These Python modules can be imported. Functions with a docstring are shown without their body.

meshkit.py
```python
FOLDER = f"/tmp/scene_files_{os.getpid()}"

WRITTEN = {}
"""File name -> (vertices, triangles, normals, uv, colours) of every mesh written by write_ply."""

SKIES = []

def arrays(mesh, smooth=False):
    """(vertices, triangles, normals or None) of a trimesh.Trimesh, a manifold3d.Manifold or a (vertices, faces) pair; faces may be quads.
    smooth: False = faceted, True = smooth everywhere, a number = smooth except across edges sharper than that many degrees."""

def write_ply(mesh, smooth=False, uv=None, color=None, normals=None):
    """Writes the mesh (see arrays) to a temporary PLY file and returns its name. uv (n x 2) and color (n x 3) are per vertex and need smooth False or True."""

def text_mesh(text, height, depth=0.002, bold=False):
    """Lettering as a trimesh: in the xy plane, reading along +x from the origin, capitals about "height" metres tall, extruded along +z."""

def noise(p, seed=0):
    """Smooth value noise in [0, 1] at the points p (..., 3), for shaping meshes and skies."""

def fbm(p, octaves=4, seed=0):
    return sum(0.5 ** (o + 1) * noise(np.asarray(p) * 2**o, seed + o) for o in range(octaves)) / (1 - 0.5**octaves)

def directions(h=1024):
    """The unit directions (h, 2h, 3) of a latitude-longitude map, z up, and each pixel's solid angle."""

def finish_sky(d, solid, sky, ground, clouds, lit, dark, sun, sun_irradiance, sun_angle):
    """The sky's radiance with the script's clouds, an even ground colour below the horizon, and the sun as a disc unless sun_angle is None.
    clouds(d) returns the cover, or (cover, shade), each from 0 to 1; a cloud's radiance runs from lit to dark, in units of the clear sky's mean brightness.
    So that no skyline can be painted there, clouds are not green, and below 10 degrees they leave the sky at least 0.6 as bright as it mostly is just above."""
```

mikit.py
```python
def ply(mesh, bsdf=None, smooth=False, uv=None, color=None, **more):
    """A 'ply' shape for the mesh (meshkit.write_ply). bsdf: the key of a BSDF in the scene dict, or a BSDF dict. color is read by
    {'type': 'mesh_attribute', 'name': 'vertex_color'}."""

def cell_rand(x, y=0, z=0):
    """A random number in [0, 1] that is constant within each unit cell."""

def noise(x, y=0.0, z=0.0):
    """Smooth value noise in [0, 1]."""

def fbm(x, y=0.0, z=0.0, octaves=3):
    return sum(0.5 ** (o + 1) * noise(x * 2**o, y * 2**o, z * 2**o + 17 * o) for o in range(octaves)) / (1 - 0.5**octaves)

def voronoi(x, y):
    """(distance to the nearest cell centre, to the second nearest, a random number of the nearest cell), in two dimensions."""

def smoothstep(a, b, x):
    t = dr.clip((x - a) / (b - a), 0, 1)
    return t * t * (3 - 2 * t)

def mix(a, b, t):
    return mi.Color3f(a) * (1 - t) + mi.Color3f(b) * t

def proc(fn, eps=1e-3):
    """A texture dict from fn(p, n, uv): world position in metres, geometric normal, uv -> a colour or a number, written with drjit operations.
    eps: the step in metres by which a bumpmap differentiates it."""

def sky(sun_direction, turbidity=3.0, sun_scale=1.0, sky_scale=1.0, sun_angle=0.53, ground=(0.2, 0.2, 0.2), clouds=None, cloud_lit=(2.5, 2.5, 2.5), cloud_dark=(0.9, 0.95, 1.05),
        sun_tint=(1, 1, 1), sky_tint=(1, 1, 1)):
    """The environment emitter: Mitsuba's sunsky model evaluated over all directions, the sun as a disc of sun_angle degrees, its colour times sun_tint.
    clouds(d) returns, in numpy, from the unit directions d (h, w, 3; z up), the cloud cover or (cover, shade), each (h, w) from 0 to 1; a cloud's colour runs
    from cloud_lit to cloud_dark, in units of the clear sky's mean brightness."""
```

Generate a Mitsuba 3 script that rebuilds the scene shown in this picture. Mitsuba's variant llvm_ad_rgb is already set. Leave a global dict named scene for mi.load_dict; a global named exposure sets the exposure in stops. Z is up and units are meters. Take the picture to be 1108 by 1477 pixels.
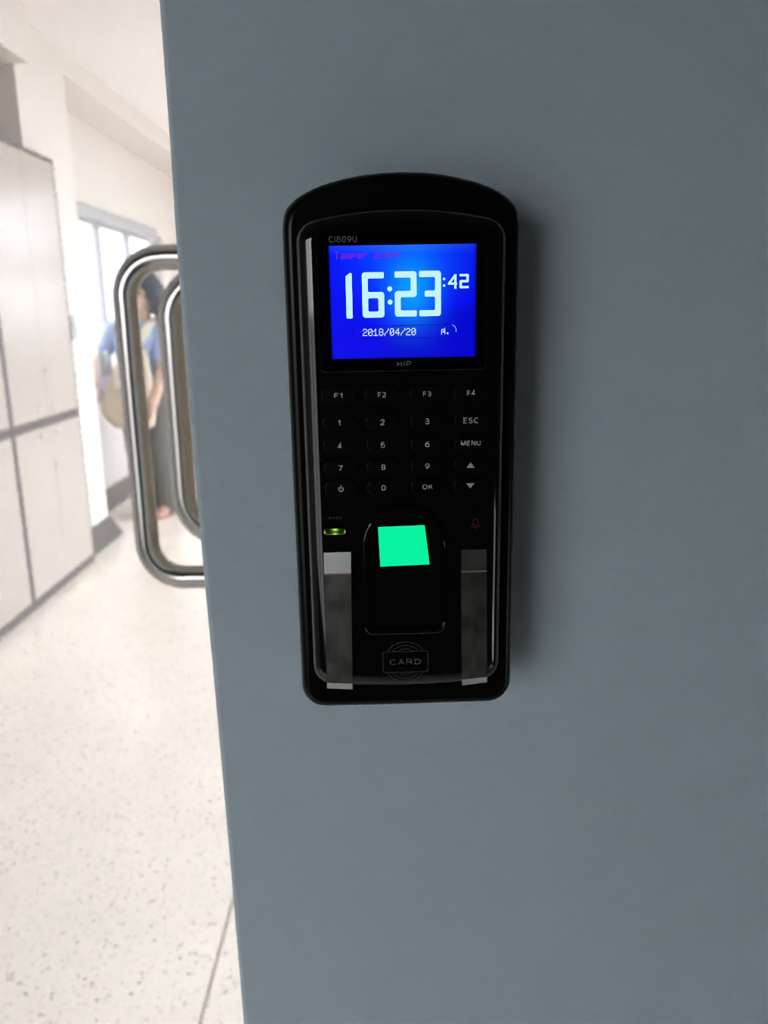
import math, random
import numpy as np, trimesh, manifold3d as m3d, shapely
from shapely import affinity
from shapely.geometry import Polygon, LineString, Point, box as sbox
import drjit as dr, mitsuba as mi
import mikit, meshkit

random.seed(4); np.random.seed(4)
T = mi.ScalarTransform4f
scene, labels = {}, {}

# ------------------------------------------------------------------ camera
CAM_Z, DW = 1.40, 0.311                       # eye height, distance from the front wall's face
yaw, pitch, roll = -0.01036, 0.240313, 0.0176622
fwd = np.array([math.sin(yaw)*math.cos(pitch), math.cos(yaw)*math.cos(pitch), -math.sin(pitch)])
rt = np.array([math.cos(yaw), -math.sin(yaw), 0.0]); dn = np.cross(fwd, rt)
down = -rt*math.sin(roll) + dn*math.cos(roll)
eye = np.array([0, 0, CAM_Z])
scene['camera'] = {'type': 'thinlens', 'fov': math.degrees(2*math.atan(554/1166.6)), 'fov_axis': 'x', 'near_clip': 0.02, 'far_clip': 200.0,
                   'aperture_radius': 0.0008, 'focus_distance': 0.270,
                   'to_world': T().look_at(origin=eye.tolist(), target=(eye+fwd).tolist(), up=(-down).tolist())}
# ------------------------------------------------------------------ light
exposure = 0.0
SKY = 58.0
def overcast(d):
    n = meshkit.fbm(d*3.0, 3, 5)
    return np.ones(d.shape[:2])*0.97, 0.25*n
scene['sky'] = mikit.sky([-0.4, -0.5, 0.75], turbidity=4.0, sun_scale=0.0, sky_scale=SKY, sun_angle=None, ground=(0.3, 0.3, 0.29),
                         clouds=overcast, cloud_lit=(1.0, 1.03, 1.07), cloud_dark=(0.8, 0.84, 0.9))
SCREEN_GAIN = 1.0

# ------------------------------------------------------------------ materials
def rgb(*c): return {'type': 'rgb', 'value': list(c)}
def pr(color, rough=0.5, metal=0.0, spec=0.5, **k):
    return {'type': 'twosided', 'bsdf': {'type': 'principled', 'base_color': color if isinstance(color, dict) else rgb(*color),
            'roughness': rough, 'metallic': metal, **({} if metal else {'specular': spec}), **k}}
def mat(name, d): scene[name] = d; return name

WY = 0.0350214
U = np.array([math.cos(WY), math.sin(WY), 0]); N = np.array([math.sin(WY), -math.cos(WY), 0]); Z = np.array([0, 0, 1.0])
O = eye - N*DW                                # foot of the eye on the front wall; wall frame: s along U, t up, h out along N, in mm

def wall_tex(p, n, uv):                       # roller-applied paint: a very fine relief
    return 0.6*mikit.fbm(p.x*260, p.y*260, p.z*260, octaves=3) + 0.4*mikit.fbm(p.x*45, p.y*45, p.z*45, octaves=2)
def wall_color(p, n, uv):
    a = mikit.fbm(p.x*9, p.y*9, p.z*7, octaves=3); b = mikit.fbm(p.x*420, p.y*420, p.z*420, octaves=2)
    return mi.Color3f(0.400, 0.472, 0.510)*(0.95+0.06*a+0.05*b)
mat('mat_blue_grey_paint', {'type': 'twosided', 'bsdf': {'type': 'bumpmap', 'arbitrary': mikit.proc(wall_tex, 4e-4), 'scale': 0.0004,
    'bsdf': {'type': 'principled', 'base_color': mikit.proc(wall_color), 'roughness': 0.55, 'specular': 0.25}}})
mat('mat_unseen_dark', pr((0.15, 0.155, 0.16), 0.7, spec=0.2))  # unseen vestibule walls and ceiling, kept dark for the terminal reflections
mat('mat_unseen_darker', pr((0.05, 0.052, 0.055), 0.7, spec=0.2))  # unseen wall behind the camera, darker still so the black panel stays black
mat('mat_cream_paint', pr((0.67, 0.63, 0.595), 0.6, spec=0.3))
mat('mat_ceiling', pr((0.76, 0.735, 0.715), 0.8, spec=0.2))
mat('mat_greyer_wall', pr((0.50, 0.48, 0.475), 0.6, spec=0.3))  # greyer tone of the wall below the window
mat('mat_base_stone', pr((0.085, 0.08, 0.076), 0.35))
def terrazzo(p, n, uv):
    c = mi.Color3f(0.93, 0.87, 0.805)*(0.95+0.08*mikit.fbm(p.x*4, p.y*4, 0, octaves=2))
    for k, (f, lo, col) in enumerate(((95.0, 0.84, (0.66, 0.61, 0.55)), (150.0, 0.74, (0.80, 0.74, 0.67)), (75.0, 0.95, (0.50, 0.45, 0.39)))):
        d1, d2, r = mikit.voronoi(p.x*f+k*7.3, p.y*f+k*3.1)
        m = dr.select(r > lo, 1.0, 0.0)*mikit.smoothstep(0.42, 0.30, d1)*(0.45+0.55*mikit.cell_rand(dr.floor(r*977), k, 2))
        c = mikit.mix(c, mi.Color3f(*col), m)
    return c
mat('mat_terrazzo', {'type': 'twosided', 'bsdf': {'type': 'principled', 'base_color': mikit.proc(terrazzo), 'roughness': 0.22, 'specular': 0.5}})
mat('mat_joint', pr((0.42, 0.38, 0.34), 0.5))
mat('mat_cream_laminate', pr((0.395, 0.360, 0.330), 0.22, spec=0.32))
mat('mat_grey_edge', pr((0.125, 0.108, 0.110), 0.45))
mat('mat_pull_plastic', pr((0.44, 0.405, 0.37), 0.4))
mat('mat_keyhole', pr((0.35, 0.33, 0.30), 0.3, 1.0))
mat('mat_white_frame', pr((0.40, 0.40, 0.42), 0.45))
mat('mat_grey_metal', pr((0.42, 0.42, 0.44), 0.5))
mat('mat_pane', {'type': 'thindielectric', 'int_ior': 1.5})
mat('mat_beige_door', pr((0.58, 0.54, 0.44), 0.5))  # leaf is out of view; tone chosen for its reflection in the handles
mat('mat_steel', {'type': 'roughconductor', 'material': 'Cr', 'alpha': 0.035, 'distribution': 'ggx', 'specular_reflectance': rgb(0.62, 0.60, 0.53)})
mat('mat_black_gloss', pr((0.0016, 0.0016, 0.0019), 0.06, spec=0.5))
mat('mat_black_satin', pr((0.0012, 0.0012, 0.0013), 0.35, spec=0.10))
mat('mat_black_rim', pr((0.0018, 0.002, 0.0019), 0.22, spec=0.14))
mat('mat_screen_glass', pr((0.001, 0.001, 0.0012), 0.06, spec=0.2))
mat('mat_grey_print', pr((0.40, 0.40, 0.395), 0.6, spec=0.2))
mat('mat_dim_print', pr((0.12, 0.122, 0.122), 0.6, spec=0.1))
mat('mat_faint_print', pr((0.042, 0.045, 0.044), 0.6, spec=0.1))
mat('mat_red_print', pr((0.075, 0.003, 0.008), 0.6, spec=0.2))
mat('mat_amber_print', pr((0.030, 0.018, 0.003), 0.6, spec=0.2))
def strip_col(p, n, uv):
    a = mikit.fbm(p.x*900, p.y*900, p.z*90, octaves=3); b = mikit.fbm(p.x*160, p.y*160, p.z*120, octaves=3)
    return mikit.mix(mi.Color3f(0.34, 0.35, 0.31), mi.Color3f(0.20, 0.19, 0.16), mikit.smoothstep(0.35, 0.75, b))*(0.8+0.4*a)
mat('mat_contact_steel', {'type': 'twosided', 'bsdf': {'type': 'principled', 'base_color': mikit.proc(strip_col), 'roughness': 0.30, 'metallic': 1.0}})
mat('mat_contact_lit', pr((0.66, 0.67, 0.64), 0.45, 1.0))  # paler copy of the strip steel, reflected light put into its colour
mat('mat_rust', pr((0.16, 0.11, 0.08), 0.7))

# ------------------------------------------------------------------ helpers
def tag(key, label=None, cat=None, group=None, kind=None):
    labels[key] = {k: v for k, v in dict(label=label, category=cat, group=group, kind=kind).items() if v}
def add(key, mesh, m, smooth=False, **more):
    k, i = key, 0
    while k in scene: i += 1; k = f'{key}_{i:03d}'
    scene[k] = mikit.ply(mesh, m, smooth, **more); return k
def bx(x0, x1, y0, y1, z0, z1, r=0.0):
    if r <= 0:
        b = trimesh.creation.box((x1-x0, y1-y0, z1-z0)); b.apply_translation(((x0+x1)/2, (y0+y1)/2, (z0+z1)/2)); return b
    c = []
    for x in (x0, x1):
        for y in (y0, y1):
            for z in (z0, z1):
                o = lambda a, lo, hi: a+r if a == lo else a-r
                cx, cy, cz = o(x, x0, x1), o(y, y0, y1), o(z, z0, z1)
                for ax in ((1, 0, 0), (0, 1, 0), (0, 0, 1)):
                    sg = (1 if x == x1 else -1, 1 if y == y1 else -1, 1 if z == z1 else -1)
                    c.append((cx+ax[0]*r*sg[0], cy+ax[1]*r*sg[1], cz+ax[2]*r*sg[2]))
    return trimesh.convex.convex_hull(np.array(c))
cat = trimesh.util.concatenate
def to_wall(mesh):                            # wall frame (mm) -> world (m)
    v = np.asarray(mesh.vertices)/1000.0
    return trimesh.Trimesh(O + v[:, :1]*U + v[:, 1:2]*Z + v[:, 2:3]*N, mesh.faces, process=False)
def wadd(key, mesh, m, smooth=False, **more): return add(key, to_wall(mesh), m, smooth, **more)
def ext(shape, h0, h1):
    gs = getattr(shape, 'geoms', [shape]); out = []
    for g in gs:
        if g.is_empty: continue
        e = trimesh.creation.extrude_polygon(g, h1-h0, engine='earcut'); e.apply_translation((0, 0, h0)); out.append(e)
    return cat(out)
def rrect(s0, s1, t0, t1, r): return sbox(s0+r, t0+r, s1-r, t1-r).buffer(r, quad_segs=8)
def resample(poly, n):
    ring = poly.exterior; L = ring.length
    p = np.array([ring.interpolate(L*i/n).coords[0] for i in range(n)])
    if not ring.is_ccw: p = p[::-1]
    return p
def inset(p, d):
    t = np.roll(p, -1, 0)-np.roll(p, 1, 0); t /= np.linalg.norm(t, axis=1, keepdims=True)
    return p - np.stack([t[:, 1], -t[:, 0]], 1)*d
def loft(rings, cap0=True, cap1=True):        # rings: list of (n x 3), counter-clockwise seen from the front
    n = len(rings[0]); v = np.vstack(rings); f = []
    for k in range(len(rings)-1):
        i = np.arange(n); j = (i+1) % n
        a, b, c, d = k*n+i, k*n+j, (k+1)*n+j, (k+1)*n+i
        f += [np.stack([a, b, c], 1), np.stack([a, c, d], 1)]
    f = np.vstack(f)
    for on, k, flip in ((cap0, 0, True), (cap1, len(rings)-1, False)):
        if on:
            v = np.vstack([v, rings[k].mean(0)]); i = np.arange(n); j = (i+1) % n
            g = np.stack([k*n+i, k*n+j, np.full(n, len(v)-1)], 1)
            f = np.vstack([f, g[:, ::-1] if flip else g])
    return trimesh.Trimesh(v, f, process=False)
def plate(poly, prof, n=96):                  # prof: list of (inset, h)
    p = resample(poly, n)
    return loft([np.column_stack([inset(p, d), np.full(n, h)]) for d, h in prof])
def domed(poly, h0, h1, r, n=64, seg=4):
    return plate(poly, [(0, h0), (0, h1-r)] + [(r*(1-math.cos(a)), h1-r+r*math.sin(a)) for a in np.linspace(0, math.pi/2, seg+1)[1:]], n)
def tube(path, r, k=20):
    path = np.asarray(path, float); n = len(path); tan = np.gradient(path, axis=0); tan /= np.linalg.norm(tan, axis=1, keepdims=True)
    ref = np.cross(tan[0], [0.3, 0.9, 0.31]); ref /= np.linalg.norm(ref); rings = []
    rr = np.broadcast_to(r, n)
    for i in range(n):
        ref = ref - tan[i]*(ref@tan[i]); ref /= np.linalg.norm(ref); b = np.cross(tan[i], ref)
        a = np.linspace(0, 2*math.pi, k, endpoint=False)
        rings.append(path[i] + rr[i]*(np.cos(a)[:, None]*ref + np.sin(a)[:, None]*b))
    return loft(rings)
def ar(cx, cy, rx, ry, a0, a1, n=14): return [(cx+rx*math.cos(math.radians(a)), cy+ry*math.sin(math.radians(a))) for a in np.linspace(a0, a1, n)]
GLYPH = {'0': [ar(.3, .5, .3, .5, 0, 360, 28)], '1': [[(.04, .78), (.30, 1), (.30, 0)]], '2': [ar(.3, .71, .29, .29, 170, -38)+[(0, 0), (.6, 0)]],
  '3': [ar(.28, .75, .26, .25, 155, -90)+ar(.28, .25, .30, .25, 90, -155)], '4': [[(.46, 0), (.46, 1), (0, .28), (.64, .28)]], '5': [[(.54, 1), (.11, 1), (.05, .5)]+ar(.28, .31, .31, .31, 135, -150)],
  '6': [ar(.3, .31, .3, .31, 0, 360, 24), ar(.60, .33, .60, .67, 180, 95)], '7': [[(0, 1), (.58, 1), (.2, 0)]], '8': [ar(.3, .75, .25, .25, 0, 360, 22), ar(.3, .26, .3, .26, 0, 360, 24)],
  '9': [ar(.3, .69, .3, .31, 0, 360, 24), ar(0, .67, .60, .67, 0, -85)], 'F': [[(0, 0), (0, 1), (.54, 1)], [(0, .52), (.47, .52)]], 'E': [[(.56, 0), (0, 0), (0, 1), (.55, 1)], [(0, .52), (.5, .52)]],
  'S': [ar(.30, .75, .27, .25, 25, 270)+ar(.30, .25, .30, .25, 90, -160)], 'C': [ar(.40, .5, .40, .5, 48, 312, 22)], 'M': [[(0, 0), (0, 1), (.37, .06), (.74, 1), (.74, 0)]], 'N': [[(0, 0), (0, 1), (.62, 0), (.62, 1)]],
  'U': [[(0, 1)]+ar(.30, .3, .30, .3, 180, 360)+[(.60, 1)]], 'O': [ar(.40, .5, .40, .5, 0, 360, 30)], 'K': [[(0, 0), (0, 1)], [(.58, 1), (.02, .36)], [(.20, .56), (.62, 0)]],
  'A': [[(0, 0), (.34, 1), (.68, 0)], [(.12, .34), (.56, .34)]], 'R': [[(0, 0), (0, 1)]+ar(.32, .745, .27, .255, 90, -90)+[(0, .49)], [(.34, .49), (.62, 0)]], 'P': [[(0, 0), (0, 1)]+ar(.32, .73, .28, .27, 90, -90)+[(0, .46)]],
  'D': [[(0, 0), (0, 1)]+ar(.24, .5, .42, .5, 90, -90)+[(0, 0)]], 'I': [[(0, 0), (0, 1)]], 'H': [[(0, 0), (0, 1)], [(.62, 0), (.62, 1)], [(0, .52), (.62, .52)]]}
def text(s, s0, s1, t0, cap, h0, dh=0.08, bold=False, sw=None):
    w = (sw or (0.24 if bold else 0.165)); x = 0; lines = []
    for ch in s:
        g = GLYPH[ch]; wd = max(p[0] for l in g for p in l)
        lines.append([[(x+p[0], p[1]) for p in l] for l in g]); x += wd+0.20+w
    tot = x-0.20-w; W = w*cap; out = []
    sx = (s1-s0-W)/max(tot, 1e-6) if tot > 0.1 else cap
    for g in lines:
        for l in g: out.append(LineString([(s0+W/2+p[0]*sx, t0+W/2+p[1]*(cap-W)) for p in l]).buffer(W/2, cap_style='flat' , join_style='mitre', mitre_limit=2.0, quad_segs=3))
    return ext(shapely.union_all(out).simplify(cap*0.004), h0, h0+dh)
def ctext(s, c, t, w, cap, h0, **k): return text(s, c-w/2, c+w/2, t-cap/2, cap, h0, **k)

# ------------------------------------------------------------------ setting: front wall with the doorway
EDGE = [(420, -65.6), (200, -65.6), (105, -66.2), (60, -66.2), (25, -66.6), (-20, -66.4), (-64, -66.0), (-106, -65.4), (-137, -64.7), (-194, -63.8), (-253, -63.0), (-320, -62.3), (-420, -61.4), (-1400, -60.0)]
ts = np.concatenate([np.linspace(700, 200, 6)[:-1], np.linspace(200, -420, 63), np.linspace(-420, -1400, 8)[1:]])
es = np.interp(-ts, [-a for a, _ in EDGE], [b for _, b in EDGE]); rings = []
for t, e in zip(ts[::-1], es[::-1]):
    R_ = 2.5
    c = [(e+R_-R_*math.sin(a), -R_+R_*math.cos(a)) for a in np.linspace(0, math.pi/2, 9)]
    prof = [(2600, 0)] + c + [(e, -140), (2600, -140)]
    rings.append(np.array([(s, t, h) for s, h in prof]))
front = loft(rings); front.fix_normals()
fw = wadd('wall_front', front, 'mat_blue_grey_paint', 30); tag(fw, 'blue-grey painted wall face with a rounded edge beside the doorway', kind='structure')
left = cat([ext(sbox(-2600, -1400, -1010, 1480), -140, 0), ext(sbox(-1010, 700, 2600, 1480), -140, 0)])
k = wadd('wall_front_001', left, 'mat_blue_grey_paint'); tag(k, 'blue-grey wall on the other side of and above the doorway', kind='structure')

# room beyond
XW, XP, XL, CZ = -2.13, -1.83, -1.77, 2.88
def structure(key, mesh, m, label): k = add(key, mesh, m); tag(k, label, kind='structure'); return k
structure('floor', bx(-2.7, 3.1, -2.2, 9.2, -0.12, 0), 'mat_terrazzo', 'polished cream terrazzo floor with small dark chips')
for (a, b) in (((-0.412, 0.42), (-0.404, 9.0)),):
    add('floor__joint_strip', bx(a[0], b[0], a[1], b[1], -0.004, 0.0006), 'mat_joint')
structure('ceiling', bx(-2.7, 3.1, 0.28, 9.2, CZ, CZ+0.12), 'mat_ceiling', 'pale plain ceiling')
structure('wall_left', bx(-2.5, -2.35, -2.2, 4.38, 0, CZ), 'mat_cream_paint', 'cream wall behind the cupboards')
structure('wall_left_001', bx(-2.5, XP, 4.38, 5.04, 0, CZ), 'mat_cream_paint', 'cream pier between the cupboards and the window')
WZ0, WZ1, WY0, WY1 = 0.98, 2.13, 5.45, 8.0
structure('wall_left_003', bx(XW-0.15, XW, 5.04, 9.0, 0, WZ0), 'mat_greyer_wall', 'greyer wall below the bright window')
ww = cat([bx(XW-0.15, XW, 5.04, 9.0, WZ1, CZ), bx(XW-0.15, XW, 5.04, WY0, WZ0, WZ1), bx(XW-0.15, XW, WY1, 9.0, WZ0, WZ1)])
structure('wall_left_002', ww, 'mat_cream_paint', 'cream wall around the bright window')
structure('trim_1', bx(XW, XP, 5.04, 9.0, 2.75, CZ), 'mat_cream_paint', 'cream beam along the top of the window wall')
structure('trim_2', bx(-2.35, -1.752, -0.2+0.6, 4.38, 2.625, CZ), 'mat_cream_paint', 'boxed cream beam above the cupboards')
# right wall and end wall of the room (out of sight behind the front wall), with open windows that light it
rw = [bx(2.35, 2.5, 0.2, 9.0, 0, 0.75), bx(2.35, 2.5, 0.2, 9.0, 2.8, CZ)]
ys = [0.2, 0.5, 2.4, 2.55, 4.45, 4.6, 6.5, 6.65, 8.6, 9.0]
for i in range(0, len(ys), 2): rw.append(bx(2.35, 2.5, ys[i], ys[i+1], 0.75, 2.8))
structure('wall_right', cat(rw), 'mat_cream_paint', 'unseen cream wall opposite the cupboards, its open windows placed to light the room')
ew = [bx(-2.5, 2.5, 9.0, 9.15, 0, 1.1), bx(-2.5, 2.5, 9.0, 9.15, 2.7, CZ), bx(-2.5, 0.0, 9.0, 9.15, 1.1, 2.7), bx(1.2, 2.5, 9.0, 9.15, 1.1, 2.7), bx(0.0, 1.2, 9.0, 9.15, 1.9, 2.02)]  # unseen opening placed for the sheen on the cupboard doors
structure('wall_back', cat(ew), 'mat_cream_paint', 'unseen cream end wall, its opening placed for the sheen on the cupboards')
# skirting
pb = [(4.38, 0), (5.25, 0), (5.07, 0.135), (5.03, 0.165), (4.38, 0.165)]
sk = trimesh.creation.extrude_polygon(Polygon(pb), 0.03, engine='earcut')
v = sk.vertices; sk = trimesh.Trimesh(np.column_stack([XP-0.012+v[:, 2], v[:, 0], v[:, 1]]), sk.faces); sk.fix_normals()
structure('baseboard_left', sk, 'mat_base_stone', 'dark stone skirting with a sloped end at the foot of the pier')
structure('baseboard_left_001', bx(XW, XW+0.015, 5.30, 9.0, 0, 0.165), 'mat_base_stone', 'dark stone skirting under the window')
# window_1
wf = []
for y in (WY0+0.02, 6.43, 7.15, WY1-0.02): wf.append(bx(XW-0.11, XW-0.05, y-0.024, y+0.024, WZ0, WZ1, 0.004))
wf += [bx(XW-0.112, XW-0.048, WY0, WY1, WZ1-0.05, WZ1, 0.004), bx(XW-0.112, XW-0.048, WY0, WY1, WZ0, WZ0+0.05, 0.004)]
tag('window_1', 'bright window with slim grey mullions beyond the pier', kind='structure')
add('window_1__frame', cat(wf), 'mat_white_frame')
for a, b in ((WY0+0.044, 6.406), (6.454, 7.126), (7.174, WY1-0.044)): add('window_1__pane', bx(XW-0.0815, XW-0.0785, a, b, WZ0+0.05, WZ1-0.05), 'mat_pane')
add('window_1__head_rail', bx(XW-0.045, XW+0.035, 5.50, 7.72, WZ1-0.030, WZ1+0.050, 0.006), 'mat_white_frame')
add('window_1__sill', bx(XW-0.05, XW+0.02, WY0, WY1, WZ0-0.03, WZ0, 0.004), 'mat_cream_paint')

# unseen vestibule on the camera's side, its openings placed to light the front wall
vx0, vx1, vy = -2.3, 2.3, -1.45
structure('ceiling_001', bx(-2.7, 3.1, -2.2, 0.28, CZ, CZ+0.12), 'mat_unseen_dark', 'unseen dark ceiling on the near side of the wall, kept dark for the terminal reflections')
structure('wall_unseen_left', bx(vx0-0.12, vx0, vy, 0.30, 0, CZ), 'mat_unseen_dark', 'unseen dark wall of the vestibule on the near side')
structure('wall_unseen_right', cat([bx(vx1, vx1+0.12, vy, 0.30, 0.75, CZ), bx(vx1, vx1+0.12, vy, 0.30, 0, 0.10), bx(vx1, vx1+0.12, vy, -1.15, 0.10, 0.75), bx(vx1, vx1+0.12, -0.45, 0.30, 0.10, 0.75)]), 'mat_unseen_dark', 'unseen wall of the vestibule with a low opening added as fill light')  # low opening added as fill for the shadow beside the terminal
WA, WB, WC, WD = -2.20, -0.60, 0.45, 1.9  # unseen opening to the sky, placed to light the front wall
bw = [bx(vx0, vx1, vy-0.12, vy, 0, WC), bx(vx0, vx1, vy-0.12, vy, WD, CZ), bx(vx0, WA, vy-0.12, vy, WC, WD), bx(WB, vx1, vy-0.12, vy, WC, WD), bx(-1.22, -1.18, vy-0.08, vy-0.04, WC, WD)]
structure('wall_unseen_back', cat(bw), 'mat_unseen_darker', 'unseen dark wall of the vestibule, its open window placed to light the front wall')

# unseen door leaf, swung open behind the front wall, carrying the two handles
LX = -0.138
add('door_1__leaf', bx(LX, LX+0.042, 0.735, 1.10, 0.01, 2.08, 0.003), 'mat_beige_door')
add('door_1__post', bx(LX-0.0, LX+0.06, 1.105, 1.16, 0, CZ), 'mat_grey_metal')
tag('door_1', 'unseen open door leaf behind the edge of the blue-grey wall, carrying the handles', kind='structure')
def handle(xc, yc, z0, z1, r, label, R_=0.040):
    p = [(LX, yc, z1)]
    def arc(cx, cz, a0, a1): return [(cx+R_*math.cos(a), yc, cz+R_*math.sin(a)) for a in np.linspace(a0, a1, 14)]
    p += list(zip(np.linspace(LX-0.004, xc+R_+0.004, 3), [yc]*3, [z1]*3)) + arc(xc+R_, z1-R_, math.pi/2, math.pi)
    p += [(xc, yc, z) for z in np.linspace(z1-R_-0.01, z0+R_+0.01, 6)] + arc(xc+R_, z0+R_, math.pi, 1.5*math.pi) + list(zip(np.linspace(xc+R_+0.004, LX, 4), [yc]*4, [z0]*4))
    k = 'pull_handle'; i = 0
    while k+'__bar' in scene: i += 1; k = f'pull_handle_{i:03d}'
    add(k+'__bar', tube(p, r, 28), 'mat_steel', 60)
    for z in (z1, z0): add(k+'__flange', tube([(LX, yc, z), (LX-0.005, yc, z), (LX-0.008, yc, z)], [r*1.6, r*1.6, r*1.2], 28), 'mat_steel', 30)
    tag(k, label, 'door handle')
handle(-0.2685, 0.850, 1.121, 1.459, 0.0125, 'larger, nearer polished steel D-shaped pull handle beside the blue-grey wall edge')
handle(-0.2630, 1.000, 1.128, 1.447, 0.0155, 'steel pull handle seen inside the nearer one, half hidden by the wall edge', 0.052)

# ------------------------------------------------------------------ cupboards
def cupboard(y0, y1, z0, z1, label, group, key_z, pull_z):
    k, i = 'cupboard', 0
    while k+'__carcass' in scene: i += 1; k = f'cupboard_{i:03d}'
    tag(k, label, 'cupboard')
    g, e = 0.020, 0.004
    add(k+'__carcass', bx(-2.34, XL-0.020, y0+0.002, y1-0.002, z0, z1), 'mat_cream_laminate')
    bar = [bx(XL-0.020, XL-0.002, y0+0.002, y0+g+0.006, z0, z1), bx(XL-0.020, XL-0.002, y1-g-0.006, y1-0.002, z0, z1), bx(XL-0.020, XL-0.002, y0+g, y1-g, z0, z0+g), bx(XL-0.020, XL-0.002, y0+g, y1-g, z1-g, z1)]
    add(k+'__edge_frame', cat(bar), 'mat_grey_edge')
    ym = (y0+y1)/2
    for j, (a, b) in enumerate(((y0+g+0.004, ym-0.0008), (ym+0.0008, y1-g-0.004))):
        d = add(k+'__door', bx(XL-0.018, XL, a, b, z0+g+0.002, z1-g-0.002, 0.002), 'mat_cream_laminate')
        c = ym + (0.092 if j else -0.090)
        hp = bx(XL-0.010, XL+0.010, c-0.0425, c+0.0425, pull_z-0.017, pull_z+0.017, 0.009)
        add(d+'__pull', hp, 'mat_pull_plastic')
        if j: add(d+'__keyhole', tube([(XL-0.002, ym+0.022, key_z), (XL+0.004, ym+0.022, key_z), (XL+0.005, ym+0.022, key_z)], [0.013, 0.013, 0.010], 16), 'mat_keyhole')
Y = [2.905, 3.752, 4.600]
cupboard(Y[1], Y[2], 0.892, 2.222, 'upper cream two-door cupboard nearest the pier, grey edged, handles along its bottom', None, 1.149, 0.962)
cupboard(Y[1], Y[2], 0.030, 0.888, 'lower cream two-door cupboard nearest the pier, grey edged, handles along its top', None, 0.658, 0.828)
cupboard(Y[0], Y[1], 0.892, 2.222, 'upper cream cupboard cut by the left border of the photo', None, 1.149, 0.962)
cupboard(Y[0], Y[1], 0.030, 0.888, 'lower cream cupboard cut by the left border of the photo', None, 0.658, 0.828)
k = add('plinth', bx(-2.33, XL-0.010, Y[0], Y[2], 0, 0.030), 'mat_grey_edge'); tag(k, 'dark grey plinth strip under the lower cupboards along the floor', 'plinth')
# switch on the pier
tag('wall_switch', 'small grey switch plate on the pier just past the cupboards', 'switch')
add('wall_switch__plate', bx(XP, XP+0.012, 4.745, 4.82, 1.285, 1.42, 0.003), 'mat_grey_metal')
add('wall_switch__rocker', bx(XP+0.010, XP+0.016, 4.765, 4.80, 1.33, 1.375, 0.002), 'mat_pull_plastic')

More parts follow.
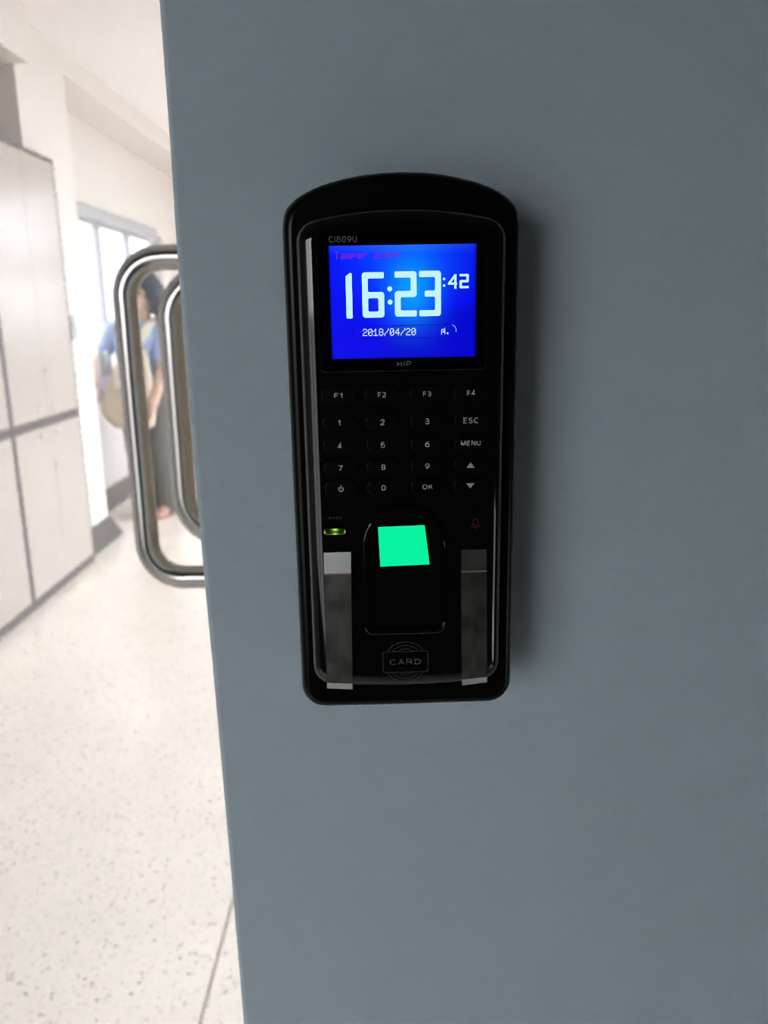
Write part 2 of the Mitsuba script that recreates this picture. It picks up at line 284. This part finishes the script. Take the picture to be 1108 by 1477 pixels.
# ------------------------------------------------------------------ access terminal on the front wall (mm, wall frame)
D = 'access_terminal'
tag(D, 'black fingerprint and keypad access terminal with a lit blue clock screen on the blue-grey wall', 'access terminal')
def L(s, t, h, h0=36.0): q = (311.0-h)/(311.0-h0); return s*q, t*q     # what was measured on the plane h0, at the height h
CX = 14.2
half = [(0, 44.3), (6, 44.15), (12, 43.6), (18, 42.6), (24, 41.1), (28.4, 39.6), (32, 37.9), (35, 35.9), (37.2, 33.6), (38.3, 31.2), (38.8, 28.0), (38.9, 20), (39.0, -60), (39.0, -133.5)]
half += [(39.0-8.5+8.5*math.cos(a), -134.2-8.5*math.sin(a)) for a in np.linspace(0.05, math.pi/2, 9)] + [(15, -142.8), (0, -142.9)]
kk = 280/277.0
right = [((CX+x)*kk, y*kk) for x, y in half]; leftp = [((CX-x)*kk, y*kk) for x, y in half]
body = Polygon(right+leftp[::-1]).buffer(0)
prof = [(1.2, 0), (0.2, 1.0), (0.2, 6.0), (1.0, 6.4), (1.0, 7.2), (0, 7.6), (0, 28.5)] + [(3.5*(1-math.cos(a)), 28.5+3.5*math.sin(a)) for a in np.linspace(0, math.pi/2, 7)[1:]]
wadd(D+'__housing', plate(body, prof, 240), 'mat_black_rim', 35)
def panel_shape():
    a = []
    for x in np.linspace(-1, 1, 41): a.append((CX+x*34.7, 33.6-4.6*abs(x)**2.2))
    for x in np.linspace(1, -1, 41): a.append((CX+x*34.7, -135.4+1.8*x*x))
    return Polygon(a).buffer(-7.5).buffer(7.5, quad_segs=12)
panel = panel_shape(); panel = affinity.scale(panel, 273/275., 273/275., origin=(0, 0))
prof = [(0, 30.0), (0, 33.0)] + [(6.5*(1-math.cos(a)), 33.0+5.0*math.sin(a)) for a in np.linspace(0, math.pi/2, 10)[1:]]
wadd(D+'__face_panel', plate(panel, prof, 240), 'mat_black_gloss', 40)
HP = 38.0
# screen window
a0 = L(-13.9, -19.0, 38.4, 34); a1 = L(42.4, 26.4, 38.4, 34)
wadd(D+'__screen_window', plate(rrect(a0[0], a1[0], a0[1], a1[1], 1.2), [(0, 37.0), (0, 38.2), (0.35, 38.5)], 120), 'mat_screen_glass')
HS = 38.55
s0, t1 = L(-9.75, 21.8, HS, 34); s1, t0 = L(38.7, -14.6, HS, 34)
sc_o = O + (s0/1000)*U + (t0/1000)*Z; SCW, SCH = float(s1-s0)/1000, float(t1-t0)/1000
def lcd(p, n, uv):
    a = ((p.x-float(sc_o[0]))*float(U[0]) + (p.y-float(sc_o[1]))*float(U[1]))/SCW; b = (p.z-float(sc_o[2]))/SCH
    g = lambda cx, cy, rx, ry: dr.exp(-(dr.square((a-cx)/rx)+dr.square((b-cy)/ry)))
    hot = 0.30*g(0.56, 0.58, 0.15, 0.26) + 0.08*g(0.55, 0.85, 0.30, 0.25)
    top = mikit.smoothstep(0.90, 1.0, b)*g(0.45, 1.0, 0.5, 9)
    base = 0.78+0.25*g(0.35, 0.85, 0.5, 0.6)-0.16*mikit.smoothstep(0.30, 0.26, b-0.30*(a-0.35))*mikit.smoothstep(0.2, 0.5, a)
    edge = mikit.smoothstep(0, 0.02, a)*mikit.smoothstep(1, 0.97, a)*mikit.smoothstep(0, 0.02, b)
    return mi.Color3f(0.002+0.012*top+0.004*(1-b)*(1-a), 0.002+hot+0.06*top+0.004*(1-a), base+hot)*(0.55+0.45*edge)*SCREEN_GAIN
def emit(key, mesh, rad):
    return wadd(key, mesh, 'mat_screen_glass', emitter={'type': 'area', 'radiance': rad if rad['type'] == 'proc' else rad})
S = D+'__screen'
def flat_emitter(key, poly, h, rad):          # a flat lit face; its uv run 0..1 over its bounds
    v2, f2 = trimesh.creation.triangulate_polygon(poly, engine='earcut'); x0, y0, x1, y1 = poly.bounds
    m = trimesh.Trimesh(np.column_stack([v2, np.full(len(v2), h)]), f2, process=False)
    if m.face_normals[0][2] < 0: m.invert()
    m = to_wall(m); uv = (np.asarray(v2)-[x0, y0])/[x1-x0, y1-y0]
    return add(key, m, 'mat_screen_glass', False, uv=uv, emitter={'type': 'area', 'radiance': mikit.proc(rad)})
flat_emitter(S, sbox(s0, t0, s1, t1), HS, lcd)
def px(x, y):                                 # a point of the screen, by its place in a 212 x 163 grid over the screen
    return s0 + (x-474.5)/212.5*(s1-s0), t1 - (y-354.5)/163.5*(t1-t0)
def stroke(pts, w, cap='flat', join='round'): return LineString([px(*q) for q in pts]).buffer(w/2, cap_style=cap, join_style=join, quad_segs=5)
mm = (s1-s0)/212.5
def seg(x0, x1, y0, y1, w, segs, ch):         # clock digits of square strokes with clipped corners
    a, b = x0+w/2, x1-w/2; c, d = y0+w/2, y1-w/2; e = (c+d)/2
    lines = {'2': [(x0, c), (b, c), (b, e), (a, e), (a, d), (x1, d)], '3': None, '6': None}
    W = w*mm
    if ch == '2': g = stroke(lines['2'], W)
    if ch == '3': g = stroke([(x0, c), (b, c), (b, d), (x0, d)], W).union(stroke([(x0+8*(x1-x0)/32, e), (b, e)], W))
    if ch == '6': g = stroke([(x1, c), (a, c), (a, d), (b, d), (b, e), (a, e)], W)
    if ch == '1': g = Polygon([px(x0, y0+5), px(x0+6, y0), px(x1, y0), px(x1, y1), px(x0, y1)])
    if ch == '4': g = stroke([(b-w*0.2, y0), (b-w*0.2, y1)], W).union(stroke([(b-w*0.4, c), (a, e+3), (x1, e+3)], W*0.9))
    return g.buffer(-0.5*W*0.9).buffer(0.5*W*0.9, quad_segs=4).union(g.buffer(-0.12*W)) if False else g
def soften(g, r): return g.buffer(r, quad_segs=4).buffer(-2*r, quad_segs=4).buffer(r, quad_segs=4)
clock = [seg(497.5, 506.8, 393, 458.6, 9, 0, '1'), seg(521, 553.2, 392.6, 457.8, 8.8, 0, '6'), seg(568.3, 600.4, 392, 457, 8.8, 0, '2'), seg(604, 635.8, 391.8, 457, 8.8, 0, '3')]
clock = [soften(g, 0.42) for g in clock]
small = [seg(645.3, 659.2, 397.3, 418.2, 3.6, 0, '4'), seg(662.6, 676.2, 397, 417.8, 3.6, 0, '2')]
dots = [Point(px(561.3, 416.6)).buffer(3.6*mm), Point(px(561.5, 435.6)).buffer(3.6*mm), Point(px(640.2, 403.8)).buffer(1.9*mm), Point(px(640.3, 413.2)).buffer(1.9*mm)]
emit(S+'__time_digits', ext(shapely.union_all(clock+small+dots), HS-0.02, HS+0.06), rgb(0.55, 0.90, 1.02))
F5 = {'2': '01110 10001 00001 00110 01000 10000 11111', '0': '01110 10001 10011 10101 11001 10001 01110', '1': '00100 01100 10100 00100 00100 00100 11111', '8': '01110 10001 10001 01110 10001 10001 01110',
      '/': '00001 00001 00010 00100 01000 10000 10000', '4': '00010 00110 01010 10010 11111 00010 00010', 'T': '11111 00100 00100 00100 00100 00100 00100', 'a': '00000 00000 01110 00001 01111 10001 01111',
      'm': '00000 00000 11010 10101 10101 10101 10101', 'p': '00000 00000 11110 10001 11110 10000 10000', 'e': '00000 00000 01110 10001 11111 10000 01110', 'r': '00000 00000 10110 11001 10000 10000 10000',
      'l': '01100 00100 00100 00100 00100 00100 01110', 't': '01000 01000 11100 01000 01000 01001 00110', '.': '00000 00000 00000 00000 00000 01100 01100', ' ': '00000 '*7,
      'S': '00001 01110 10001 10111 10111 10001 10001'}
def dots57(s, x0, x1, y0, y1):
    adv = (x1-x0)/(len(s)-0.17); pw, ph = adv/6.0, (y1-y0)/7.0; out = []
    for i, c in enumerate(s):
        for r_, row in enumerate(F5[c].split()):
            for q, b in enumerate(row):
                if b == '1':
                    A = px(x0+i*adv+q*pw, y0+r_*ph); B = px(x0+i*adv+(q+1)*pw, y0+(r_+1)*ph)
                    out.append(sbox(min(A[0], B[0]), min(A[1], B[1]), max(A[0], B[0]), max(A[1], B[1])).buffer(0.02, join_style='mitre'))
    return shapely.union_all(out)
emit(S+'__date_text', ext(shapely.union_all([dots57('2018/04/20', 520.5, 598.8, 473.8, 484.6), dots57('S.', 636, 649, 474.5, 484.0)]), HS-0.02, HS+0.06), rgb(0.60, 0.72, 1.0))
emit(S+'__alert_text', ext(dots57('Tamper alert', 482.5, 578, 362.5, 373.5), HS-0.02, HS+0.06), rgb(0.17, 0.022, 0.62))
p0, p1 = px(505, 489), px(658.5, 469.5)
pill = rrect(p0[0], p1[0], p0[1], p1[1], 2.0); ringp = pill.difference(pill.buffer(-0.2))
emit(S+'__date_frame', ext(ringp, HS-0.02, HS+0.04), rgb(0.004, 0.006, 0.38))
arc = ringp.buffer(0.04).intersection(sbox(px(652, 0)[0], px(0, 481)[1], px(662, 0)[0], px(0, 467)[1]))
emit(S+'__frame_highlight', ext(arc, HS-0.02, HS+0.06), rgb(0.28, 0.40, 0.85))
# printing on the panel
def P(key, mesh, m): return wadd(key, mesh, m)
q0 = L(-9.6, 22.6, 38.5); q1 = L(-0.4, 22.6, 38.5)
P(D+'__screen_window__model_text', text('CI809U', q0[0], q1[0], q0[1], 2.0, 38.47), 'mat_dim_print')
q0 = L(12.0, -17.4, 38.5); q1 = L(16.8, -17.4, 38.5)
P(D+'__screen_window__name_text', text('HIP', q0[0], q1[0], q0[1], 1.9, 38.47, sw=0.19), 'mat_dim_print')
cols = [-8.0, 6.8, 22.1, 37.05]; rows = [-26.6, -35.9, -43.75, -51.45, -58.75]
legend = [['F1', 'F2', 'F3', 'F4'], ['1', '2', '3', 'ESC'], ['4', '5', '6', 'MENU'], ['7', '8', '9', 'up'], ['power', '0', 'OK', 'down']]
wid = {'ESC': 5.1, 'MENU': 6.7, 'OK': 3.6, '1': 0.95, '0': 1.6}
for r_ in range(5):
    for c in range(4):
        s, t = L(cols[c], rows[r_], 38.7); hh, ww_ = (2.75, 5.9) if r_ == 0 else (2.7, 5.7)
        kkey = wadd(D+'__key', domed(rrect(s-ww_, s+ww_, t-hh, t+hh, 2.6), 37.5, 38.7, 0.40, 56), 'mat_black_satin', 40)
        lg = legend[r_][c]; h = 38.67
        if lg in ('up', 'down'):
            y = 0.95 if lg == 'up' else -0.95
            m = ext(Polygon([(s-1.45, t-y), (s+1.45, t-y), (s, t+y)]), h, h+0.08)
        elif lg == 'power':
            g = Point(s, t-0.1).buffer(0.98).difference(Point(s, t-0.1).buffer(0.62)).difference(sbox(s-0.55, t, s+0.55, t+2)).union(sbox(s-0.18, t-0.1, s+0.18, t+1.35))
            m = ext(g, h, h+0.08)
        else:
            m = ctext(lg, s, t, wid.get(lg, 2.75 if len(lg) == 2 else 1.55), 1.75 if lg in ('MENU', 'OK') or r_ == 0 else 2.0, h, sw=0.17)
        P(kkey+'__legend', m, 'mat_grey_print')
# status lamp, bell
s, t = L(-10.65, -74.1, 38.7); LAMP_O = O+(s/1000)*U+(t/1000)*Z
def led(p, n, uv):
    a = ((p.x-float(LAMP_O[0]))*float(U[0])+(p.y-float(LAMP_O[1]))*float(U[1]))*1000; b = (p.z-float(LAMP_O[2]))*1000
    g = lambda cx, cy, rx, ry: dr.exp(-(dr.square((a-cx)/rx)+dr.square((b-cy)/ry)))
    e = 0.9*g(0.1, 0.75, 0.85, 0.5)+0.9*g(0.1, -0.85, 0.7, 0.35)+0.55*g(-3.55, -0.3, 0.35, 0.4)+0.5*g(3.55, -0.2, 0.35, 0.4)
    rim = 0.16*mikit.smoothstep(-0.75, -0.95, b)+0.10*mikit.smoothstep(3.1, 3.6, dr.abs(a))
    mid = 0.10*g(0.1, 0.1, 1.9, 1.2)+0.010
    return mi.Color3f(0.62, 0.95, 0.14)*(e+rim) + mi.Color3f(0.20, 0.62, 0.02)*mid
wadd(D+'__status_lamp', domed(rrect(s-4.1, s+4.1, t-1.3, t+1.3, 1.29), 37.6, 38.6, 0.3, 56), 'mat_black_satin', 40)
flat_emitter(D+'__status_lamp__lens', rrect(s-3.85, s+3.85, t-1.1, t+1.1, 1.09), 38.7, led)
s, t = L(-10.4, -69.1, 38.1)
P(D+'__lamp_mark', ext(shapely.union_all([rrect(s+d-0.45, s+d+0.45, t-0.5, t+0.4, 0.2) for d in (-1.9, -0.65, 0.65, 1.9)]), HP-0.02, 38.07), 'mat_amber_print')
s, t = L(39.0, -72.2, 38.1)
bell = Polygon([(s-1.2, t-0.8), (s-1.1, t+0.6), (s-0.7, t+1.4), (s, t+1.7), (s+0.7, t+1.4), (s+1.1, t+0.6), (s+1.2, t-0.8), (s+1.9, t-1.5), (s-1.9, t-1.5)])
bell = bell.difference(bell.buffer(-0.32)).union(sbox(s-0.5, t-2.0, s+0.5, t-1.5)).union(sbox(s-1.0, t-0.75, s+1.0, t-0.5))
P(D+'__bell_mark', ext(bell, HP-0.02, 38.08), 'mat_red_print')
# fingerprint reader
def arch(cx, r, top, bot, cr):
    g = Point(cx, top-r).buffer(r, quad_segs=24).union(sbox(cx-r, bot, cx+r, top-r))
    low = sbox(cx-r-1, bot-1, cx+r+1, bot+cr*2)
    return g.buffer(-cr).buffer(cr, quad_segs=8) if cr else g
k38 = 272.5/275.0
outer = affinity.scale(arch(13.6, 14.9, -64.6, -113.4, 3.5), k38, k38, origin=(0, 0))
inner = affinity.scale(arch(14.3, 13.7, -68.0, -111.0, 3.0), k38, k38, origin=(0, 0))
m_out = plate(outer, [(0, 37.2), (0, 38.6), (0.5, 39.6), (0.9, 39.8)], 160)
mo = m3d.Manifold(m3d.Mesh(np.asarray(m_out.vertices, np.float32), np.asarray(m_out.faces, np.uint32)))
cut = ext(inner.simplify(0.02), 38.25, 45.0)
ring = mo - m3d.Manifold(m3d.Mesh(np.asarray(cut.vertices, np.float32), np.asarray(cut.faces, np.uint32)))
wadd(D+'__fingerprint_reader', trimesh.Trimesh(ring.to_mesh().vert_properties[:, :3], ring.to_mesh().tri_verts), 'mat_black_gloss', 25)
q = [L(4.55, -72.85, 38.5), L(21.05, -72.55, 38.5), L(22.75, -87.05, 39.4), L(5.1, -87.45, 39.4)]; hq = [38.5, 38.5, 39.4, 39.4]
qv = [(a, b, h) for (a, b), h in zip(q, hq)] + [(a, b, h-0.6) for (a, b), h in zip(q, hq)]
gw = trimesh.convex.convex_hull(np.array(qv))
wadd(D+'__fingerprint_reader__sensor_window', gw, 'mat_screen_glass', emitter={'type': 'area', 'radiance': rgb(0.002, 0.90, 0.36)})
ramp = [(q[3][0]-0.3, q[3][1], 39.3), (q[2][0]+0.3, q[2][1], 39.3), (q[2][0]+1.2, q[2][1]-9, 38.3), (q[3][0]-1.2, q[3][1]-9, 38.3)]
rv = ramp + [(a, b, 38.2) for a, b, _ in ramp]
wadd(D+'__fingerprint_reader__finger_rest', trimesh.convex.convex_hull(np.array(rv)), 'mat_black_satin')
# contact strips
def strip(a, b, c, d, capmat):               # corners: top left, top right, bottom right, bottom left
    k = 'key'
    prof = [(0.0, 38.2), (0.045, 38.6), (0.15, 39.5), (0.163, 39.6), (0.955, 39.6), (1.0, 38.6)]
    def pt(u, w, h):
        p = np.array(a)*(1-u)*(1-w)+np.array(b)*u*(1-w)+np.array(c)*u*w+np.array(d)*(1-u)*w; return (*L(p[0], p[1], h), h)
    def piece(w0, h0, w1, h1):
        top = [pt(0, w0, h0), pt(1, w0, h0), pt(1, w1, h1), pt(0, w1, h1)]
        return trimesh.convex.convex_hull(np.array(top+[(p[0], p[1], 37.5) for p in top]))
    nm = D+'__contact_strip'; i = 0
    while nm in scene: i += 1; nm = f'{D}__contact_strip_{i:03d}'
    wadd(nm, piece(0.163, 39.6, 0.957, 39.6), 'mat_contact_steel')
    wadd(nm+'__upper_bevel', piece(0.0, 38.3, 0.150, 39.55), capmat)
    wadd(nm+'__seam', piece(0.150, 39.55, 0.163, 39.6), 'mat_rust')
    wadd(nm+'__lower_bevel', piece(0.957, 39.6, 1.0, 38.3), 'mat_contact_lit')
strip((-14.9, -81.7), (-5.2, -81.7), (-6.0, -134.6), (-15.4, -133.9), 'mat_contact_lit')
strip((34.1, -81.9), (43.1, -82.0), (43.9, -133.3), (34.7, -134.3), 'mat_contact_steel')
# card mark
c0, c1 = L(5.3, -128.5, 38.1), L(22.15, -120.0, 38.1)
rr = rrect(c0[0], c1[0], c0[1], c1[1], 0.9); cx, cy = (c0[0]+c1[0])/2, (c0[1]+c1[1])/2
g = rr.difference(rr.buffer(-0.32))
for R_ in (7.95, 6.55, 5.2): g = g.union(Point(cx, cy).buffer(R_, quad_segs=24).difference(Point(cx, cy).buffer(R_-0.30, quad_segs=24)).difference(rr.buffer(0.25)))
P(D+'__card_mark', ext(g, HP-0.02, 38.07), 'mat_faint_print')
ct = []
for i, ch in enumerate('CARD'):
    x = cx-5.75+i*3.02
    ct.append(text(ch, x, x+2.3, cy-1.1, 2.2, HP-0.02, sw=0.13))
P(D+'__card_mark__card_text', cat(ct), 'mat_dim_print')

# ------------------------------------------------------------------ person by the window
mat('mat_skin', pr((0.56, 0.39, 0.32), 0.55, spec=0.3))
mat('mat_shirt', pr((0.36, 0.44, 0.62), 0.8, spec=0.1))
mat('mat_trousers', pr((0.15, 0.15, 0.142), 0.85, spec=0.1))
mat('mat_hair', pr((0.075, 0.085, 0.105), 0.5))
mat('mat_shoe', pr((0.46, 0.27, 0.24), 0.6))
mat('mat_bag', pr((0.58, 0.51, 0.41), 0.85, spec=0.1))
mat('mat_strap', pr((0.72, 0.67, 0.58), 0.8, spec=0.1))
mat('mat_pouch', pr((0.42, 0.44, 0.47), 0.35))
mat('mat_glint', pr((0.90, 0.90, 0.90), 0.2))  # white of the highlights on the grey can
mat('mat_lilac', pr((0.68, 0.66, 0.82), 0.8, spec=0.1))
mat('mat_eye', pr((0.03, 0.025, 0.02), 0.3)); mat('mat_lip', pr((0.42, 0.20, 0.18), 0.6))
def ball(p, r):
    s_ = m3d.Manifold.sphere(1.0, 20); r = (r, r, r) if np.isscalar(r) else r
    return s_.scale(r).translate([float(x) for x in p])
def bone(a, ra, b, rb): return m3d.Manifold.batch_hull([ball(a, ra), ball(b, rb)])
def fuse(parts, length=0.02, it=10):
    m = m3d.Manifold.batch_boolean(parts, m3d.OpType.Add).refine_to_length(length).to_mesh()
    t = trimesh.Trimesh(m.vert_properties[:, :3], m.tri_verts, process=True); trimesh.smoothing.filter_taubin(t, iterations=it); return t
PY = 5.72
def J(x, z, dy=0.0): return (x, PY+dy, z)
hips = {s_: J(-1.74+0.085*s_, 0.88, 0.03) for s_ in (-1, 1)}
knee = {-1: J(-1.80, 0.49, -0.01), 1: J(-1.645, 0.48, -0.03)}
ank = {-1: J(-1.80, 0.085, 0.05), 1: J(-1.635, 0.085, 0.02)}
sho = {-1: J(-1.905, 1.315, 0.0), 1: J(-1.610, 1.325, 0.03)}
elb = {-1: J(-2.042, 1.095, 0.0), 1: J(-1.565, 1.05, -0.08)}
wri = {-1: J(-2.000, 0.955, -0.10), 1: J(-1.588, 0.84, -0.30)}
neck0, headc = J(-1.70, 1.385, 0.01), np.array(J(-1.655, 1.575, -0.02))
parts = []
for s_ in (-1, 1):
    parts += [bone(hips[s_], 0.085, knee[s_], 0.055), bone(knee[s_], 0.055, ank[s_], 0.036)]
    parts += [bone(sho[s_], 0.052, elb[s_], 0.045), bone(elb[s_], 0.045, wri[s_], 0.032)]
torso = [ball(J(-1.74, 0.92, 0.03), (0.155, 0.105, 0.10)), ball(J(-1.745, 1.10, 0.02), (0.135, 0.095, 0.10)), ball(J(-1.757, 1.27, 0.01), (0.165, 0.10, 0.09))]
parts += [m3d.Manifold.batch_hull(torso[:2]), m3d.Manifold.batch_hull(torso[1:]), bone(J(-1.757, 1.33), 0.07, neck0, 0.055), bone(neck0, 0.052, headc-[0, 0, 0.05], 0.050)]
hd = np.array([-0.93, 0.12, -0.30]); hd /= np.linalg.norm(hd); side = np.cross(hd, [0, 0, 1.0]); side /= np.linalg.norm(side); up = np.cross(side, hd)   # face turned towards the window, looking down
def H(a, b, c): return headc + hd*a + side*b + up*c       # forward, to its own right, up
parts += [m3d.Manifold.batch_hull([ball(H(0.0, 0, 0.045), (0.082, 0.085, 0.085)), ball(H(-0.02, 0, 0.01), 0.078)]), m3d.Manifold.batch_hull([ball(H(0.015, 0, 0.02), 0.068), ball(H(0.055, 0, -0.075), 0.030), ball(H(0.0, 0.035, -0.05), 0.035), ball(H(0.0, -0.035, -0.05), 0.035)]),
          m3d.Manifold.batch_hull([ball(H(0.082, 0, 0.015), 0.009), ball(H(0.104, 0, -0.020), 0.012), ball(H(0.080, 0, -0.028), 0.016)])]
for b in (-1, 1): parts.append(m3d.Manifold.batch_hull([ball(H(-0.005, 0.079*b, 0.012), 0.014), ball(H(-0.012, 0.083*b, -0.022), 0.011)]))
# hands: palm, four fingers, thumb
def hand(w, d, p, curl):
    w, d, p = np.array(w), np.array(d, float), np.array(p, float); d /= np.linalg.norm(d); p -= d*(p@d); p /= np.linalg.norm(p); a = np.cross(d, p)   # along, palm side, across
    base = w+d*0.085; out = [m3d.Manifold.batch_hull([ball(w, 0.024), ball(base+a*0.028, 0.012), ball(base-a*0.028, 0.012)])]
    for i, ln in enumerate((0.066, 0.076, 0.070, 0.054)):
        q0 = base+a*(0.030-0.020*i); dir_ = d.copy(); pos = q0-d*0.012
        for j, (fr, rad) in enumerate(((0.45, 0.0092), (0.32, 0.0086), (0.28, 0.0078))):
            nx = pos+dir_*(ln*fr+(0.012 if j == 0 else 0)); out.append(bone(pos, rad, nx, rad-0.0006)); pos = nx
            dir_ = dir_*math.cos(curl)+p*math.sin(curl); dir_ /= np.linalg.norm(dir_)
    t0_ = w+d*0.030+a*0.022; t1_ = t0_+d*0.032+a*0.024+p*0.012; out += [bone(t0_, 0.013, t1_, 0.0105), bone(t1_, 0.0105, t1_+d*0.030+a*0.004+p*0.012, 0.009)]
    return out
hands = hand(wri[-1], (0.25, -0.45, -0.85), (0.9, 0.0, 0.2), 0.55) + hand(wri[1], (-0.10, -0.35, -0.93), (-0.9, -0.2, 0.1), 0.5)
add('person__body', fuse(parts+hands, 0.011, 8), 'mat_skin', True)
tag('person', 'dark-haired person in a blue short-sleeved shirt and dark trousers standing by the window', 'person')
sh = [m3d.Manifold.batch_hull([ball(J(-1.74, 0.90, 0.03), (0.175, 0.125, 0.05)), ball(J(-1.745, 1.10, 0.02), (0.158, 0.118, 0.10))]),
      m3d.Manifold.batch_hull([ball(J(-1.745, 1.10, 0.02), (0.158, 0.118, 0.10)), ball(J(-1.757, 1.275, 0.01), (0.178, 0.115, 0.085))]), bone(sho[-1], 0.066, sho[1], 0.066), bone(J(-1.76, 1.33), 0.085, J(-1.715, 1.375, 0.01), 0.062)]
for s_ in (-1, 1):
    e = np.array(sho[s_])*0.30+np.array(elb[s_])*0.70 if s_ > 0 else np.array(sho[s_])*0.48+np.array(elb[s_])*0.52
    sh.append(bone(sho[s_], 0.064, e, 0.062))
add('person__shirt', fuse(sh, 0.018, 8), 'mat_shirt', True)
tr = [m3d.Manifold.batch_hull([ball(J(-1.74, 0.92, 0.03), (0.165, 0.115, 0.06)), ball(hips[-1], 0.098), ball(hips[1], 0.098)])]
for s_ in (-1, 1): tr += [bone(hips[s_], 0.104, knee[s_], 0.092), bone(knee[s_], 0.092, ank[s_], 0.086)]
add('person__trousers', fuse(tr, 0.02, 8), 'mat_trousers', True)
for s_ in (-1, 1):
    a = np.array(ank[s_]); so = m3d.Manifold.batch_hull([ball((a[0], a[1]+0.02, 0.042), 0.040), ball((a[0]-0.03, a[1]-0.135, 0.030), (0.040, 0.045, 0.028)), ball((a[0], a[1], 0.085), 0.040)])
    so = so ^ m3d.Manifold.cube((1, 1, 1), True).translate((a[0], a[1], 0.502))
    add('person__shoe', fuse([so], 0.015, 3), 'mat_shoe', True)
hr = [m3d.Manifold.batch_hull([ball(H(-0.012, 0, 0.058), (0.096, 0.099, 0.100)), ball(H(-0.045, 0, -0.02), 0.085)]), m3d.Manifold.batch_hull([ball(H(-0.05, 0, -0.03), 0.070), ball(H(-0.065, 0.0, -0.17), 0.060), ball(H(-0.03, -0.04, -0.12), 0.04), ball(H(-0.03, 0.04, -0.12), 0.04)])]
hm = m3d.Manifold.batch_boolean(hr, m3d.OpType.Add) - m3d.Manifold.batch_hull([ball(H(0.12, 0, -0.02), 0.075), ball(H(0.09, 0, -0.11), 0.085)])
add('person__hair', fuse([hm], 0.012, 5), 'mat_hair', True)
for b in (-1, 1): add('person__eye', trimesh.Trimesh(*[np.asarray(x) for x in (lambda m: (m.vert_properties[:, :3], m.tri_verts))(ball(H(0.072, 0.030*b, 0.012), 0.0105).to_mesh())]), 'mat_eye', True)
add('person__mouth', fuse([m3d.Manifold.batch_hull([ball(H(0.078, 0.018*b, -0.052), 0.006) for b in (-1, 0, 1)])], 0.006, 2), 'mat_lip', True)
# bag hanging in front, its strap over the shoulder
tag('shoulder_bag', 'large beige cloth bag hanging across the front of the person in blue', 'bag')
bg = m3d.Manifold.batch_hull([ball(J(-1.915, 0.80, -0.235), (0.050, 0.045, 0.06)), ball(J(-1.85, 0.72, -0.24), (0.055, 0.055, 0.05)), ball(J(-1.655, 0.715, -0.24), (0.05, 0.055, 0.05)), ball(J(-1.625, 0.85, -0.235), (0.04, 0.05, 0.06)), ball(J(-1.665, 1.15, -0.200), (0.035, 0.03, 0.05)), ball(J(-1.82, 1.07, -0.205), (0.04, 0.03, 0.05))])
add('shoulder_bag__pouch', fuse([bg], 0.02, 6), 'mat_bag', True)
add('shoulder_bag__flap', fuse([m3d.Manifold.batch_hull([ball(J(-1.70, 1.15, -0.245), 0.010), ball(J(-1.83, 1.09, -0.25), 0.010), ball(J(-1.84, 0.95, -0.285), 0.010), ball(J(-1.70, 0.96, -0.285), 0.010)])], 0.02, 3), 'mat_strap', True)
sp = [(-1.715, 1.13, -0.225), (-1.695, 1.22, -0.175), (-1.655, 1.31, -0.115), (-1.625, 1.375, -0.045), (-1.618, 1.398, 0.03), (-1.63, 1.36, 0.11)]
sp = np.array([(x, PY+y, z) for x, z, y in sp]); from scipy.interpolate import CubicSpline
cs = CubicSpline(np.arange(len(sp)), sp)(np.linspace(0, len(sp)-1, 30)); st = tube(cs, 0.010, 12)
st = fuse([m3d.Manifold.batch_hull([ball(p+np.array([dx, 0, 0]), 0.006) for p in cs[i:i+2] for dx in (-0.027, 0.027)]) for i in range(len(cs)-1)], 0.02, 2)
add('shoulder_bag__strap', st, 'mat_strap', True)
tag('metal_bottle', 'small silver-grey canister with highlights shaped as white balls, held by the bent arm of the person in blue', 'bottle')
add('metal_bottle__can', tube([J(-1.945, 1.005, -0.13), J(-1.945, 1.012, -0.13), J(-1.947, 1.10, -0.13), J(-1.950, 1.165, -0.13), J(-1.950, 1.172, -0.13)], [0.040, 0.044, 0.044, 0.044, 0.040], 24), 'mat_pouch', 30)
for dx in (-0.03, 0.03): add('metal_bottle__cap', fuse([ball(J(-1.955+dx, 1.172, -0.145), 0.016)], 0.01, 1), 'mat_glint', True)  # bright highlights on the can, shaped as two white balls
tag('folded_paper', 'pale lilac sheet hanging below the bent arm of the person in blue', 'paper')
pp = trimesh.creation.box((0.075, 0.006, 0.20)); pp.apply_transform(trimesh.transformations.rotation_matrix(0.15, (0, 1, 0))); pp.apply_translation(J(-1.955, 0.93, -0.17))
add('folded_paper', pp, 'mat_lilac')
